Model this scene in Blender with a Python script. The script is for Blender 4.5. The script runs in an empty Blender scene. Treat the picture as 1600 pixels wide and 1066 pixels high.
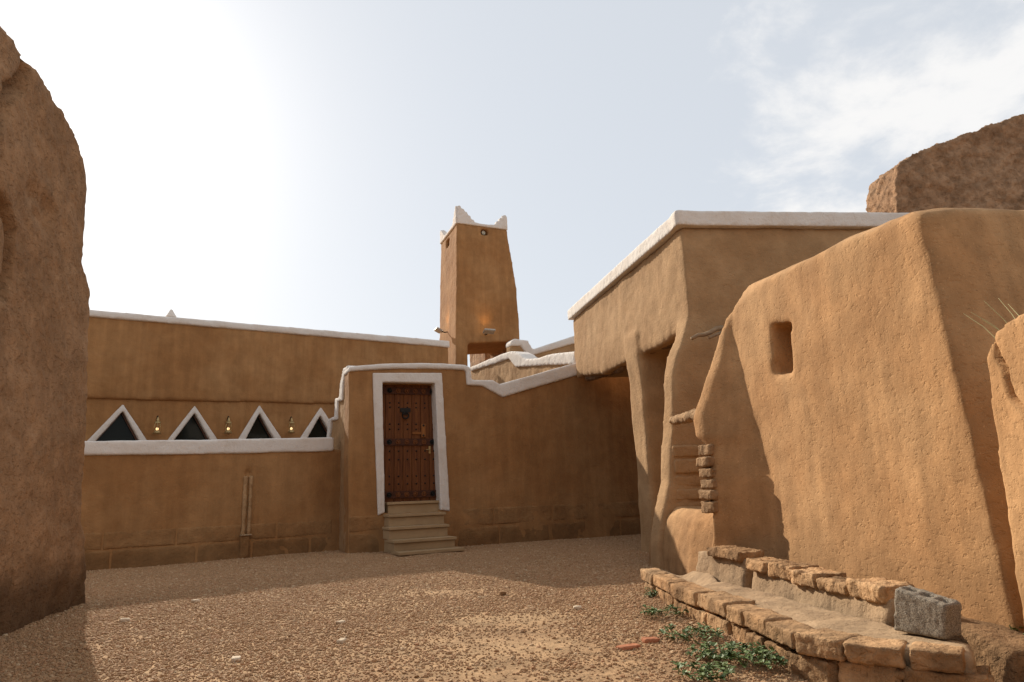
import bpy, bmesh, math, random
import numpy as np
from mathutils import Vector, Matrix, noise as mn

random.seed(7); RNG = np.random.default_rng(7)
scene = bpy.context.scene
COL = scene.collection

# ------------------------------------------------------------------ camera
FPX, PITCH, ROLL, CAMH = 1067.0, math.radians(12.0), math.radians(1.8), 0.92
_F = np.array([0, math.cos(PITCH), math.sin(PITCH)])
_u0 = np.array([0, -math.sin(PITCH), math.cos(PITCH)]); _r0 = np.array([1., 0, 0])
_R = math.cos(ROLL)*_r0 - math.sin(ROLL)*_u0
_U = math.sin(ROLL)*_r0 + math.cos(ROLL)*_u0
CAM = np.array([0, 0, CAMH])
cd = bpy.data.cameras.new('camera'); cam = bpy.data.objects.new('camera', cd); COL.objects.link(cam)
cd.sensor_width = 36; cd.lens = 36*FPX/1600; cd.clip_start = 0.05; cd.clip_end = 2000
M = Matrix.Identity(4)
for i in range(3):
    M[i][0] = _R[i]; M[i][1] = _U[i]; M[i][2] = -_F[i]; M[i][3] = CAM[i]
cam.matrix_world = M
scene.camera = cam

# ------------------------------------------------------------------ sky, sun, exposure
SUN_EL = math.radians(29.0)
SUN_AZ = math.radians(-35.5)            # measured from +Y, negative = towards -X
S = Vector((math.sin(SUN_AZ)*math.cos(SUN_EL), math.cos(SUN_AZ)*math.cos(SUN_EL), math.sin(SUN_EL)))
world = bpy.data.worlds.new('World'); scene.world = world; world.use_nodes = True
wt = world.node_tree; wt.nodes.clear()
def wn(t, **k):
    n = wt.nodes.new(t)
    for a, b in k.items(): setattr(n, a, b)
    return n
sky = wn('ShaderNodeTexSky', sky_type='NISHITA'); sky.sun_disc = False
sky.sun_elevation = SUN_EL; sky.sun_rotation = SUN_AZ
sky.dust_density = 1.5; sky.air_density = 1.0; sky.ozone_density = 1.0
hs = wn('ShaderNodeHueSaturation'); hs.inputs['Saturation'].default_value = 0.7; hs.inputs['Value'].default_value = 1.0
wt.links.new(sky.outputs[0], hs.inputs['Color'])
tc = wn('ShaderNodeTexCoord'); sep = wn('ShaderNodeSeparateXYZ'); wt.links.new(tc.outputs['Generated'], sep.inputs[0])
def wm(op, a, b=None, c=None):
    n = wn('ShaderNodeMath', operation=op)
    for i, v in enumerate((a, b, c)):
        if v is None: continue
        if isinstance(v, (int, float)): n.inputs[i].default_value = v
        else: wt.links.new(v, n.inputs[i])
    return n.outputs[0]
zz = wm('ADD', wm('MAXIMUM', sep.outputs[2], 0.0), 0.25)
cx = wm('DIVIDE', sep.outputs[0], zz); cy = wm('DIVIDE', sep.outputs[1], zz)
comb = wn('ShaderNodeCombineXYZ'); wt.links.new(cx, comb.inputs[0]); wt.links.new(cy, comb.inputs[1])
n1 = wn('ShaderNodeTexNoise'); n1.inputs['Scale'].default_value = 4.2; n1.inputs['Detail'].default_value = 10; n1.inputs['Roughness'].default_value = 0.60
n1.inputs['Distortion'].default_value = 0.25
wt.links.new(comb.outputs[0], n1.inputs['Vector'])
# a bank of broken cloud fills the sky on the side away from the sun
side = wn('ShaderNodeMapRange'); side.inputs['From Min'].default_value = 0.10; side.inputs['From Max'].default_value = 0.42
side.inputs['To Min'].default_value = -0.26; side.inputs['To Max'].default_value = 0.105
wt.links.new(sep.outputs[0], side.inputs['Value'])
cov = wn('ShaderNodeMapRange', interpolation_type='SMOOTHSTEP'); cov.inputs['From Min'].default_value = 0.47; cov.inputs['From Max'].default_value = 0.72
wt.links.new(wm('ADD', n1.outputs[0], side.outputs[0]), cov.inputs['Value'])
mixc = wn('ShaderNodeMixRGB'); mixc.inputs[2].default_value = (9.0, 8.9, 8.8, 1)
wt.links.new(wm('MULTIPLY', cov.outputs[0], 0.92), mixc.inputs[0]); 
veil = wn('ShaderNodeMixRGB'); veil.inputs[0].default_value = 0.76; veil.inputs[2].default_value = (7.4, 7.8, 8.3, 1)   # thin high haze
wt.links.new(hs.outputs[0], veil.inputs[1]); wt.links.new(veil.outputs[0], mixc.inputs[1])
bg = wn('ShaderNodeBackground'); bg.inputs['Strength'].default_value = 0.086
wt.links.new(mixc.outputs[0], bg.inputs['Color'])
wo = wn('ShaderNodeOutputWorld'); wt.links.new(bg.outputs[0], wo.inputs[0])

sl = bpy.data.lights.new('sun', 'SUN'); so = bpy.data.objects.new('sun', sl); COL.objects.link(so)
sl.energy = 5.0; sl.angle = math.radians(0.6); sl.color = (1.0, 0.89, 0.74)
so.rotation_euler = S.to_track_quat('Z', 'Y').to_euler(); so.location = (-8, 12, 12)
scene.view_settings.view_transform = 'Standard'; scene.view_settings.look = 'None'
scene.view_settings.exposure = 0.33; scene.view_settings.gamma = 1.0

# ------------------------------------------------------------------ pixel helpers (photograph pixels -> rays -> planes)
V = Vector
def ray(u, v): return _F*FPX + _R*(u-800) + _U*(533-v)
def gz(u, v, z=0.0):
    d = ray(u, v); t = (z-CAMH)/d[2]; return V(CAM + t*d)
def dep(u, v, y):
    d = ray(u, v); return V(CAM + d*(y/d[1]))
class Plane:
    "vertical plane through two plan points; pt(u,v) puts a pixel on it; n points to the viewer"
    def __init__(s, A, B):
        s.A = V((A[0], A[1], 0)); s.e = (V((B[0], B[1], 0))-s.A); s.L = s.e.length; s.e.normalize()
        n = V((s.e.y, -s.e.x, 0))
        s.n = n if n.dot(V((CAM[0], CAM[1], 0))-s.A) > 0 else -n
    def pt(s, u, v, off=0.0):
        d = V(ray(u, v)); a = s.A + s.n*off
        t = s.n.dot(a-V(CAM))/s.n.dot(d); return V(CAM)+d*t
    def at(s, k, z, off=0.0):
        p = s.A + s.e*k + s.n*off; return V((p.x, p.y, z))
    def s_of(s, p): return (V((p[0], p[1], 0))-s.A).dot(s.e)

# ------------------------------------------------------------------ object helpers
def tag(o, label=None, cat=None, group=None, kind=None):
    for k, v in (('label', label), ('category', cat), ('group', group), ('kind', kind)):
        if v: o[k] = v
    return o
def thing(name, loc, label, cat, group=None):
    o = bpy.data.objects.new(name, None); COL.objects.link(o); o.location = loc; o.empty_display_size = .2
    return tag(o, label, cat, group)
def origin(parent):
    p = V((0, 0, 0))
    while parent is not None: p = p + parent.location; parent = parent.parent
    return p
def put(name, me, mat, parent=None, smooth=False):
    "link a mesh whose vertices are in world space"
    me.name = name
    if mat: me.materials.clear(); me.materials.append(mat)
    o = bpy.data.objects.new(name, me); COL.objects.link(o)
    if parent is not None:
        me.transform(Matrix.Translation(-origin(parent))); o.parent = parent
    if smooth: me.polygons.foreach_set('use_smooth', [True]*len(me.polygons))
    return o
def mesh_of(vf_list):
    vs, fs = [], []
    for v, f in vf_list:
        b = len(vs); vs += [tuple(x) for x in v]; fs += [[i+b for i in q] for q in f]
    me = bpy.data.meshes.new('m'); me.from_pydata(vs, [], fs); me.update()
    bm = bmesh.new(); bm.from_mesh(me); bmesh.ops.recalc_face_normals(bm, faces=bm.faces); bm.to_mesh(me); bm.free()
    return me
def prism(poly, vec):
    n = len(poly); vec = V(vec)
    v = [V(p) for p in poly] + [V(p)+vec for p in poly]
    f = [list(range(n)), list(range(2*n-1, n-1, -1))] + [[i, (i+1) % n, n+(i+1) % n, n+i] for i in range(n)]
    return v, f
def boxv(c, ex, ey, ez):
    "box from centre and half-extent vectors"
    c, ex, ey, ez = V(c), V(ex), V(ey), V(ez)
    v = [c+sx*ex+sy*ey+sz*ez for sz in (-1, 1) for sy in (-1, 1) for sx in (-1, 1)]
    return v, [[0, 1, 3, 2], [4, 6, 7, 5], [0, 4, 5, 1], [2, 3, 7, 6], [0, 2, 6, 4], [1, 5, 7, 3]]
def loft(loops):
    n = len(loops[0]); v = [V(p) for L in loops for p in L]; f = [list(range(n)), list(range(len(v)-1, len(v)-n-1, -1))]
    for k in range(len(loops)-1):
        for i in range(n): f.append([k*n+i, k*n+(i+1) % n, (k+1)*n+(i+1) % n, (k+1)*n+i])
    return v, f
def tube(path, radii, n=8):
    loops = []
    for i, p in enumerate(path):
        a = V(path[max(i-1, 0)]); b = V(path[min(i+1, len(path)-1)]); d = (b-a).normalized()
        x = d.cross(V((0, 0, 1)));  x = x.normalized() if x.length > 1e-3 else V((1, 0, 0)); y = d.cross(x)
        r = radii[i] if isinstance(radii, (list, tuple)) else radii
        loops.append([V(p)+(x*math.cos(t)+y*math.sin(t))*r for t in [2*math.pi*k/n for k in range(n)]])
    return loft(loops)
def lathe(c, prof, n=14, axis=(0, 0, 1)):
    ax = V(axis).normalized(); x = ax.orthogonal().normalized(); y = ax.cross(x)
    return loft([[V(c)+ax*h+(x*math.cos(t)+y*math.sin(t))*max(r, 1e-4) for t in [2*math.pi*k/n for k in range(n)]] for r, h in prof])
_TEX = {}
def clouds(scale, depth=3):
    k = (round(scale, 3), depth)
    if k not in _TEX:
        t = bpy.data.textures.new('relief', 'CLOUDS'); t.noise_scale = scale; t.noise_depth = depth; t.noise_basis = 'ORIGINAL_PERLIN'; _TEX[k] = t
    return _TEX[k]
def sculpt(vf_list, voxel=.05, smooth=6, disp=((.6, .05), (.12, .012)), cuts=(), carve=None):
    "closed shells -> one hand-plastered skin: boolean cuts, voxel remesh, soften, uneven relief; returns a mesh"
    me = mesh_of(vf_list); o = bpy.data.objects.new('tmp', me); COL.objects.link(o); tmp = [o]
    for c in cuts:
        co = bpy.data.objects.new('cut', mesh_of([c])); COL.objects.link(co); tmp.append(co); co.hide_render = True
        m = o.modifiers.new('b', 'BOOLEAN'); m.operation = 'DIFFERENCE'; m.solver = 'EXACT'; m.object = co
    m = o.modifiers.new('r', 'REMESH'); m.mode = 'VOXEL'; m.voxel_size = voxel
    if smooth:
        m = o.modifiers.new('s', 'SMOOTH'); m.factor = .5; m.iterations = smooth
    for sc, st in disp:
        m = o.modifiers.new('d', 'DISPLACE'); m.texture = clouds(sc); m.texture_coords = 'GLOBAL'; m.strength = st; m.mid_level = .5
    dg = bpy.context.evaluated_depsgraph_get(); dg.update()
    out = bpy.data.meshes.new_from_object(o.evaluated_get(dg), depsgraph=dg)
    for t in tmp:
        d = t.data; bpy.data.objects.remove(t); bpy.data.meshes.remove(d)
    if carve:
        n = len(out.vertices); co = np.empty(n*3); out.vertices.foreach_get('co', co); co = co.reshape(-1, 3)
        co = carve(co); out.vertices.foreach_set('co', co.ravel()); out.update()
    out.polygons.foreach_set('use_smooth', [True]*len(out.polygons))
    return out
def adobe(name, vf_list, mat, parent, **k): return put(name, sculpt(vf_list, **k), mat, parent)
def seg_carve(lines, width, depth, direction):
    "cracks: push vertices near the polylines in along a direction"
    direction = np.array(direction)
    def fn(co):
        w = np.zeros(len(co))
        for L in lines:
            L = [np.array(p) for p in L]
            for a, b in zip(L[:-1], L[1:]):
                ab = b-a; t = np.clip(((co-a)@ab)/(ab@ab), 0, 1); d = np.linalg.norm(co-(a+t[:, None]*ab), axis=1)
                w = np.maximum(w, np.clip(1-d/width, 0, 1))
        return co + direction*(w*depth)[:, None]
    return fn

# ------------------------------------------------------------------ materials
def material(name):
    m = bpy.data.materials.new(name); m.use_nodes = True; nt = m.node_tree
    return m, nt, nt.nodes['Principled BSDF']
class NB:
    def __init__(s, nt): s.nt = nt; s.pos = nt.nodes.new('ShaderNodeNewGeometry').outputs['Position']
    def link(s, a, b): s.nt.links.new(a, b)
    def noise(s, scale, detail=4, rough=.55, vec=None, dist=0.):
        n = s.nt.nodes.new('ShaderNodeTexNoise'); n.inputs['Scale'].default_value = scale; n.inputs['Detail'].default_value = detail
        n.inputs['Roughness'].default_value = rough; n.inputs['Distortion'].default_value = dist
        s.link(vec or s.pos, n.inputs['Vector']); return n.outputs[0]
    def stretch(s, xyz, rot=(0, 0, 0)):
        n = s.nt.nodes.new('ShaderNodeMapping'); n.inputs['Scale'].default_value = xyz; n.inputs['Rotation'].default_value = rot
        s.link(s.pos, n.inputs['Vector']); return n.outputs[0]
    def ramp(s, v, a, b, lo=0., hi=1.):
        n = s.nt.nodes.new('ShaderNodeMapRange'); n.interpolation_type = 'SMOOTHSTEP'
        for k, x in zip(('From Min', 'From Max', 'To Min', 'To Max'), (a, b, lo, hi)): n.inputs[k].default_value = x
        s.link(v, n.inputs['Value']); return n.outputs[0]
    def math(s, op, a, b=0.):
        n = s.nt.nodes.new('ShaderNodeMath'); n.operation = op
        for i, v in enumerate((a, b)):
            if isinstance(v, (int, float)): n.inputs[i].default_value = v
            else: s.link(v, n.inputs[i])
        return n.outputs[0]
    def mix(s, f, a, b, mode='MIX'):
        n = s.nt.nodes.new('ShaderNodeMixRGB'); n.blend_type = mode
        for i, v in enumerate((f, a, b)):
            if isinstance(v, (int, float)): n.inputs[i].default_value = v
            elif isinstance(v, tuple): n.inputs[i].default_value = (*v, 1)
            else: s.link(v, n.inputs[i])
        return n.outputs[0]
    def bump(s, hts, bsdf):
        prev = None
        for h, strength, dist in hts:
            n = s.nt.nodes.new('ShaderNodeBump'); n.inputs['Strength'].default_value = strength; n.inputs['Distance'].default_value = dist
            s.link(h, n.inputs['Height'])
            if prev: s.link(prev, n.inputs['Normal'])
            prev = n.outputs[0]
        s.link(prev, bsdf.inputs['Normal'])
def earth(name, c1, c2, rough=.95, mott=.25, fleck=.3, b=(.5, .5, .4), streak=.12, damp=None, fine=1.0, crack=.0, vary=.0):
    "mud plaster: two clay tones in patches, rain streaks, straw flecks, pitted relief"
    m, nt, bs = material(name); k = NB(nt)
    big = k.ramp(k.noise(.9, 6, .6), .35, .68)
    col = k.mix(big, c1, c2)
    mid = k.noise(5., 6, .62)
    col = k.mix(1.0, col, k.mix(k.ramp(mid, .3, .75), (1-mott,)*3, (1+mott*.7,)*3), 'MULTIPLY')
    st = k.noise(1., 5, .6, k.stretch((7, 7, .7)))
    col = k.mix(1.0, col, k.mix(k.ramp(st, .35, .7), (1-streak,)*3, (1+streak,)*3), 'MULTIPLY')
    fl = k.noise(1., 3, .7, k.stretch((38*fine, 38*fine, 90*fine), (.4, .7, .3)))
    fm = k.ramp(fl, .60, .70, 0, fleck)
    col = k.mix(fm, col, tuple(x*.45 for x in c1))
    fl2 = k.noise(1., 2, .5, k.stretch((120*fine, 45*fine, 60*fine), (.2, .5, .9)))
    col = k.mix(k.ramp(fl2, .64, .74, 0, fleck*.7), col, tuple(min(1, x*1.5) for x in c2))
    if vary:
        oi_ = nt.nodes.new('ShaderNodeObjectInfo'); col = k.mix(1., col, k.mix(oi_.outputs['Random'], (1-vary, 1-vary*1.05, 1-vary*1.1), (1+vary*.5,)*3), 'MULTIPLY')
    ckh = None
    if crack:
        wv = nt.nodes.new('ShaderNodeVectorMath'); wv.operation = 'MULTIPLY_ADD'; nz_ = nt.nodes.new('ShaderNodeTexNoise'); nz_.inputs['Scale'].default_value = 2.6; nz_.inputs['Detail'].default_value = 6
        k.link(k.pos, nz_.inputs['Vector']); k.link(nz_.outputs['Color'], wv.inputs[0]); wv.inputs[1].default_value = (.55, .55, .55); k.link(k.pos, wv.inputs[2])
        vo = nt.nodes.new('ShaderNodeTexVoronoi'); vo.feature = 'DISTANCE_TO_EDGE'; vo.inputs['Scale'].default_value = 1.1; k.link(wv.outputs[0], vo.inputs['Vector'])
        ckh = k.math('MULTIPLY', k.ramp(vo.outputs['Distance'], .002, .010, 1., 0.), k.ramp(k.noise(1.3, 3, .5), .50, .62))
        col = k.mix(k.math('MULTIPLY', ckh, crack), col, tuple(x*.3 for x in c1))
    if damp:
        sp = nt.nodes.new('ShaderNodeSeparateXYZ'); k.link(k.pos, sp.inputs[0])
        edge = k.math('ADD', sp.outputs[2], k.math('MULTIPLY', k.noise(2.2, 6, .65), -damp[0]*1.2))
        col = k.mix(k.ramp(edge, -.25*damp[0], .35*damp[0], damp[1], 0), col, tuple(x*.35 for x in c1))
    k.link(col, bs.inputs['Base Color']); bs.inputs['Roughness'].default_value = rough; bs.inputs['Specular IOR Level'].default_value = .15
    if ckh is not None: ckh = k.math('MULTIPLY', ckh, -1.)
    pits = k.ramp(k.noise(1., 4, .6, k.stretch((24*fine, 24*fine, 34*fine))), .28, .48)
    k.bump(((k.noise(3.5, 5, .6), b[0], .06), (k.noise(16*fine, 5, .65), b[1], .018), (pits, b[2]*.8, .012), (k.noise(75*fine, 4, .7), b[2], .006)) + (((ckh, .8, .012),) if ckh is not None else ()), bs)
    return m
MAT = {}
MAT['plaster'] = earth('mud_plaster_smooth', (.31, .153, .059), (.37, .199, .084), mott=.11, fleck=.2, b=(.3, .35, .35), streak=.09)
MAT['plinth'] = earth('mud_plaster_plinth', (.28, .142, .057), (.35, .195, .085), mott=.2, fleck=.25, b=(.45, .6, .5), streak=.06, damp=(.35, .35))
MAT['niche'] = earth('mud_plaster_straw', (.39, .212, .094), (.465, .274, .132), mott=.15, fleck=.55, b=(.18, .2, .5), streak=.10, damp=(.7, .3))
MAT['boxmud'] = earth('mud_plaster_house', (.345, .202, .097), (.42, .262, .135), mott=.12, fleck=.3, b=(.3, .4, .5), streak=.02)
MAT['ruin'] = earth('weathered_mud_ruin', (.285, .160, .080), (.355, .212, .114), mott=.2, fleck=.6, b=(.6, .7, .9), streak=.06, damp=(.6, .8))
MAT['ruin2'] = earth('weathered_mud_rubble', (.31, .18, .10), (.38, .235, .138), mott=.35, fleck=.45, b=(.9, 1., .9), streak=.04)
MAT['trough'] = earth('trough_render', (.33, .22, .13), (.40, .28, .17), mott=.25, fleck=.25, b=(.5, .6, .5), streak=.03)
MAT['soil'] = earth('dry_soil', (.22, .125, .06), (.29, .175, .09), mott=.35, fleck=.5, b=(.8, 1., 1.), streak=0.)
MAT['ground'] = earth('sandy_ground', (.35, .215, .115), (.44, .29, .16), mott=.25, fleck=.3, b=(.5, .8, .9), streak=0.)
MAT['sandstone'] = earth('limestone_rubble', (.36, .205, .098), (.46, .29, .155), vary=.3, mott=.45, fleck=.3, b=(.8, 1., .8), streak=0.)
MAT['brickmud'] = earth('mud_brick', (.33, .20, .105), (.41, .26, .14), mott=.3, fleck=.4, b=(.8, 1., .8), streak=0.)
MAT['redshard'] = earth('fired_clay', (.42, .17, .09), (.50, .22, .12), mott=.25, fleck=.2, b=(.4, .6, .6), streak=0.)
MAT['stair'] = earth('honed_limestone', (.36, .245, .135), (.41, .285, .162), rough=.6, mott=.08, fleck=.05, b=(.05, .1, .1), streak=.02)
MAT['palestone'] = earth('pale_stone', (.62, .50, .36), (.70, .58, .44), mott=.2, fleck=.2, b=(.6, .8, .6), streak=0.)
def simple(name, c, rough=.6, metal=0., var=.2, scale=20., bump=.2, emit=None, es=0.):
    m, nt, bs = material(name); k = NB(nt)
    n = k.noise(scale, 5, .6)
    k.link(k.mix(1., c, k.mix(k.ramp(n, .3, .7), (1-var,)*3, (1+var*.5,)*3), 'MULTIPLY'), bs.inputs['Base Color'])
    bs.inputs['Roughness'].default_value = rough; bs.inputs['Metallic'].default_value = metal
    k.bump(((n, bump, .01),), bs)
    if emit: bs.inputs['Emission Color'].default_value = (*emit, 1); bs.inputs['Emission Strength'].default_value = es
    return m
def gypsum(name, dirt):
    m, nt, bs = material(name); k = NB(nt)
    col = k.mix(k.ramp(k.noise(2.2, 6, .65), .40, .75), (.68, .625, .57), (.62, .545, .475))
    col = k.mix(k.ramp(k.noise(1., 5, .7, k.stretch((14, 14, 2.2))), .55, .78, 0, dirt), col, (.52, .40, .29))
    col = k.mix(k.ramp(k.noise(26, 5, .7), .60, .72, 0, .55), col, (.40, .27, .17)); col = k.mix(k.ramp(k.noise(5, 5, .7), .56, .76, 0, .5), col, (.55, .46, .37))
    k.link(col, bs.inputs['Base Color']); bs.inputs['Roughness'].default_value = .9
    k.bump(((k.noise(7, 5, .6), .5, .04), (k.noise(45, 4, .6), .5, .008)), bs); return m
MAT['white'] = gypsum('white_gypsum', .35)
MAT['wood'] = None
def wood(name, c1, c2, sc):
    m, nt, bs = material(name); k = NB(nt)
    g = k.noise(1., 6, .65, k.stretch(sc), .4)
    k.link(k.mix(k.ramp(g, .3, .7), c1, c2), bs.inputs['Base Color']); bs.inputs['Roughness'].default_value = .8; bs.inputs['Specular IOR Level'].default_value = .25
    k.bump(((g, .5, .008),), bs); return m
MAT['door'] = wood('stained_door_wood', (.095, .030, .010), (.175, .062, .018), (28, 28, 2.2))
MAT['doorpale'] = wood('orange_wood', (.20, .07, .02), (.28, .11, .03), (28, 28, 2.2))
MAT['band'] = wood('dark_carved_wood', (.05, .018, .010), (.085, .03, .014), (6, 6, 30))
MAT['log'] = wood('weathered_log', (.20, .13, .075), (.32, .22, .13), (5, 5, 30))
MAT['darklog'] = wood('old_palm_log', (.12, .065, .032), (.21, .12, .06), (6, 6, 22))
MAT['iron'] = simple('black_iron', (.025, .022, .02), .5, .8)
MAT['brass'] = simple('old_brass', (.42, .30, .14), .45, .9)
MAT['sash'] = simple('brown_sash', (.13, .055, .03), .5)
MAT['greyconc'] = None
m, nt, bs = material('aggregate_concrete'); k = NB(nt)
sp = k.noise(150, 3, .7); col = k.mix(k.ramp(sp, .35, .65), (.115, .095, .07), (.29, .24, .18))
col = k.mix(k.ramp(k.noise(320, 2, .6), .62, .68), col, (.62, .58, .50)); k.link(col, bs.inputs['Base Color']); bs.inputs['Roughness'].default_value = .95
k.bump(((sp, .45, .006), (k.noise(60, 4, .7), .4, .008)), bs); MAT['greyconc'] = m
m, nt, bs = material('dark_window_glass'); bs.inputs['Base Color'].default_value = (.012, .014, .012, 1); bs.inputs['Roughness'].default_value = .06; bs.inputs['IOR'].default_value = 1.5; bs.inputs['Specular IOR Level'].default_value = .10
kk = NB(nt); kk.bump(((kk.noise(1.2, 2, .5), .05, .02),), bs); MAT['glass'] = m
MAT['bulb'] = simple('lit_bulb', (.9, .7, .45), .4, emit=(1., .66, .30), es=1.2)
MAT['lens'] = simple('lit_lamp_lens', (.9, .8, .6), .3, emit=(1., .62, .26), es=3.)
MAT['greymetal'] = simple('grey_painted_metal', (.42, .38, .33), .5, .2)
MAT['speaker'] = simple('horn_speaker', (.55, .52, .42), .5)
MAT['recess_shade'] = simple('painted_recess_shade', (.10, .07, .035), .9)
# pebble: colour by instance
m, nt, bs = material('gravel_pebble'); k = NB(nt)
oi = nt.nodes.new('ShaderNodeObjectInfo'); cr = nt.nodes.new('ShaderNodeValToRGB'); nt.links.new(oi.outputs['Random'], cr.inputs[0])
els = cr.color_ramp.elements; els[0].color = (.26, .145, .070, 1); els[1].position = 1.; els[1].color = (.52, .385, .24, 1)
for p_, c_ in ((.25, (.34, .195, .094)), (.55, (.41, .255, .13)), (.8, (.36, .185, .088)), (.93, (.45, .30, .17))):
    e_ = els.new(p_); e_.color = (*c_, 1)
nt.links.new(cr.outputs[0], bs.inputs['Base Color']); bs.inputs['Roughness'].default_value = .9; MAT['pebble'] = m
m, nt, bs = material('weed_leaf'); k = NB(nt)
k.link(k.mix(k.ramp(k.noise(18, 3), .3, .7), (.055, .10, .018), (.13, .19, .045)), bs.inputs['Base Color']); bs.inputs['Roughness'].default_value = .55; MAT['leaf'] = m
MAT['straw'] = simple('dry_straw', (.42, .36, .16), .7)
MAT['stem'] = simple('weed_stem', (.10, .13, .04), .7)

# ------------------------------------------------------------------ ground
def gh(x, y):
    z = .018*mn.noise(V((x*.7, y*.7, 3))) + .012*mn.noise(V((x*2.1, y*2.1, 9)))
    z -= .11*math.exp(-((x-1.7)/.85)**2-((y-2.9)/1.0)**2)
    r = math.hypot(x, y)
    return z if r < 25 else z*25/r
def axis(lo, hi, far, step):
    a = list(np.arange(lo, hi+1e-6, step)); k = 1.0; out = []
    v = lo
    while v > -far: v -= step*k; k *= 1.35; out.append(v)
    out.reverse(); v = hi; k = 1.0; tail = []
    while v < far: v += step*k; k *= 1.35; tail.append(v)
    return out+a+tail
xs = axis(-7, 4, 260, .11); ys = axis(1.5, 13.5, 260, .11)
gv = [(x, y, gh(x, y)) for y in ys for x in xs]; nx = len(xs)
gf = [(j*nx+i, j*nx+i+1, (j+1)*nx+i+1, (j+1)*nx+i) for j in range(len(ys)-1) for i in range(nx-1)]
me = bpy.data.meshes.new('ground'); me.from_pydata(gv, [], gf)
g = put('ground', me, MAT['ground'], None, True); tag(g, 'sandy courtyard ground between the mud walls', 'ground', kind='structure')

# ------------------------------------------------------------------ planes of the place
DW = Plane((-2.55, 10.66), (2.2, 12.81))                 # wall with the door
m_dir = V((-.42, .9075, 0)); SP = Plane(DW.A, DW.A+m_dir)   # its stepped return
LW = Plane((-5.72, 9.36), (-2.95, 11.3))                  # low yard wall
HB = dep(688, 533, 18.2); HP = Plane((-8.31, 13.0), HB)  # long hall
BC = dep(1062, 332, 7.75); BF = gz(893, 484, BC.z); BR = gz(1410, 335, BC.z)
BL = Plane(BC, BF); BFr = Plane(BC, BR)                  # house: lit side, shaded front
NW = Plane((2.45, 3.45), (2.0, 7.2))                     # wall with the little window

# ------------------------------------------------------------------ ruined wall beside the viewer
RW = Plane((-3.92, 6.45), (-3.30, 3.9))
sil = [(131, 800), (137, 650), (143, 480), (141, 445), (131, 412), (134, 380), (140, 300), (137, 260), (125, 222), (110, 190), (100, 170), (85, 150), (60, 110), (40, 92), (20, 60), (0, 38)]
rp = [RW.at(-.16, -.2), RW.at(-.09, .12)] + [RW.pt(*q) for q in sil]
rp += [RW.at(RW.s_of(rp[-1])+.5, 4.15), RW.at(8.5, 4.0), RW.at(8.5, -.2)]  # unseen run behind the viewer, lengthened to darken the near yard
t = thing('ruined_wall', RW.at(0, 0), 'tall eroded mud wall with rounded broken end and long cracks', 'wall')
cr1 = [RW.pt(*q) for q in ((38, 105), (34, 128), (12, 145), (6, 165), (-8, 190))]
cr2 = [RW.pt(*q) for q in ((-6, 312), (10, 330), (18, 360), (12, 430), (2, 455))]
cr3 = [RW.pt(*q) for q in ((62, 330), (78, 350), (82, 330), (52, 300))]
cfn = seg_carve([cr1, cr2], .075, .24, -RW.n); cfn3 = seg_carve([cr3], .12, .05, -RW.n)
def ruin_carve(co):
    co = cfn3(cfn(co)); z = co[:, 2]
    und = np.clip((.30-z)/.3, 0, 1)*.05*(1+.6*np.sin(co[:, 1]*9+2*np.sin(co[:, 1]*4)))
    return co - np.array(RW.n)*und[:, None]
adobe('wall_body', [prism(rp, V((-1.1, -.25, 0)))], MAT['ruin'], t, voxel=.03, smooth=5,
      disp=((1.1, .07), (.32, .04), (.12, .032), (.05, .024)), carve=ruin_carve)

# ------------------------------------------------------------------ low yard wall
def coping(name, front, plane, parent, back, proud=.035, voxel=.022, mat='white', disp=((.5, .02), (.12, .008)), smooth=5):
    return adobe(name, [prism([p+plane.n*proud for p in front], -plane.n*(back+2*proud))], MAT[mat], parent, voxel=voxel, smooth=smooth, disp=disp)
def block_row(plane, s0, s1, z0, z1, length, parent, seed, mat='plinth', proud=.006, name='plinth_block', skip=None):
    rr = random.Random(seed); s = s0
    while s < s1-.05:
        L = length*rr.uniform(.75, 1.25); e = min(s+L, s1)
        if s1-e < .25: e = s1
        if not (skip and skip(s, e)):
            a = proud*rr.uniform(.6, 1.3)
            vf = prism([plane.at(s+.006, z0+.005), plane.at(e-.006, z0+.005), plane.at(e-.006, z1-.005), plane.at(s+.006, z1-.005)], plane.n*a)
            vf = ([p - plane.n*.03 if i < 4 else p for i, p in enumerate(vf[0])], vf[1])
            me = sculpt([vf], voxel=.02, smooth=3, disp=((.3, .02), (.05, .006)))
            put(name, me, MAT[mat], parent)
        s = e
t = thing('low_wall', LW.at(0, 0), 'low mud yard wall capped with a thick white band, drain chute on its face', 'wall')
zl, zr = LW.pt(136, 712).z, LW.pt(520, 706).z
sR = LW.L+.35
body = [LW.at(-3, -.2), LW.at(sR, -.2), LW.at(sR, zr+.05), LW.at(0, zl+.05), LW.at(-3, zl+.05)]
chs = LW.s_of(LW.pt(386, 780)); cht, chb = LW.pt(386, 738).z, LW.pt(384, 836).z
cut_ch = boxv(LW.at(chs, (cht+.02-.3)/2), LW.e*.03, LW.n*.06, V((0, 0, (cht+.02+.3)/2)))
hole = tube([LW.at(chs, cht-.01, .1), LW.at(chs, cht-.01, -.3)], .055, 12)
adobe('wall_body', [prism(body, -LW.n*.35)], MAT['plaster'], t, voxel=.035, smooth=5, disp=((.9, .04), (.2, .012)), cuts=[cut_ch, hole])
cop = [LW.at(-3, zl), LW.at(0, zl), LW.pt(330, 710), LW.pt(521, 705.5), LW.pt(521, 683), LW.pt(330, 687), LW.pt(200, 688), LW.at(0, LW.pt(136, 689).z), LW.at(-3, LW.pt(136, 689).z)]
coping('coping', cop, LW, t, .35)
skip = lambda a, b: a < chs+.06 and b > chs-.06 and False
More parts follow.
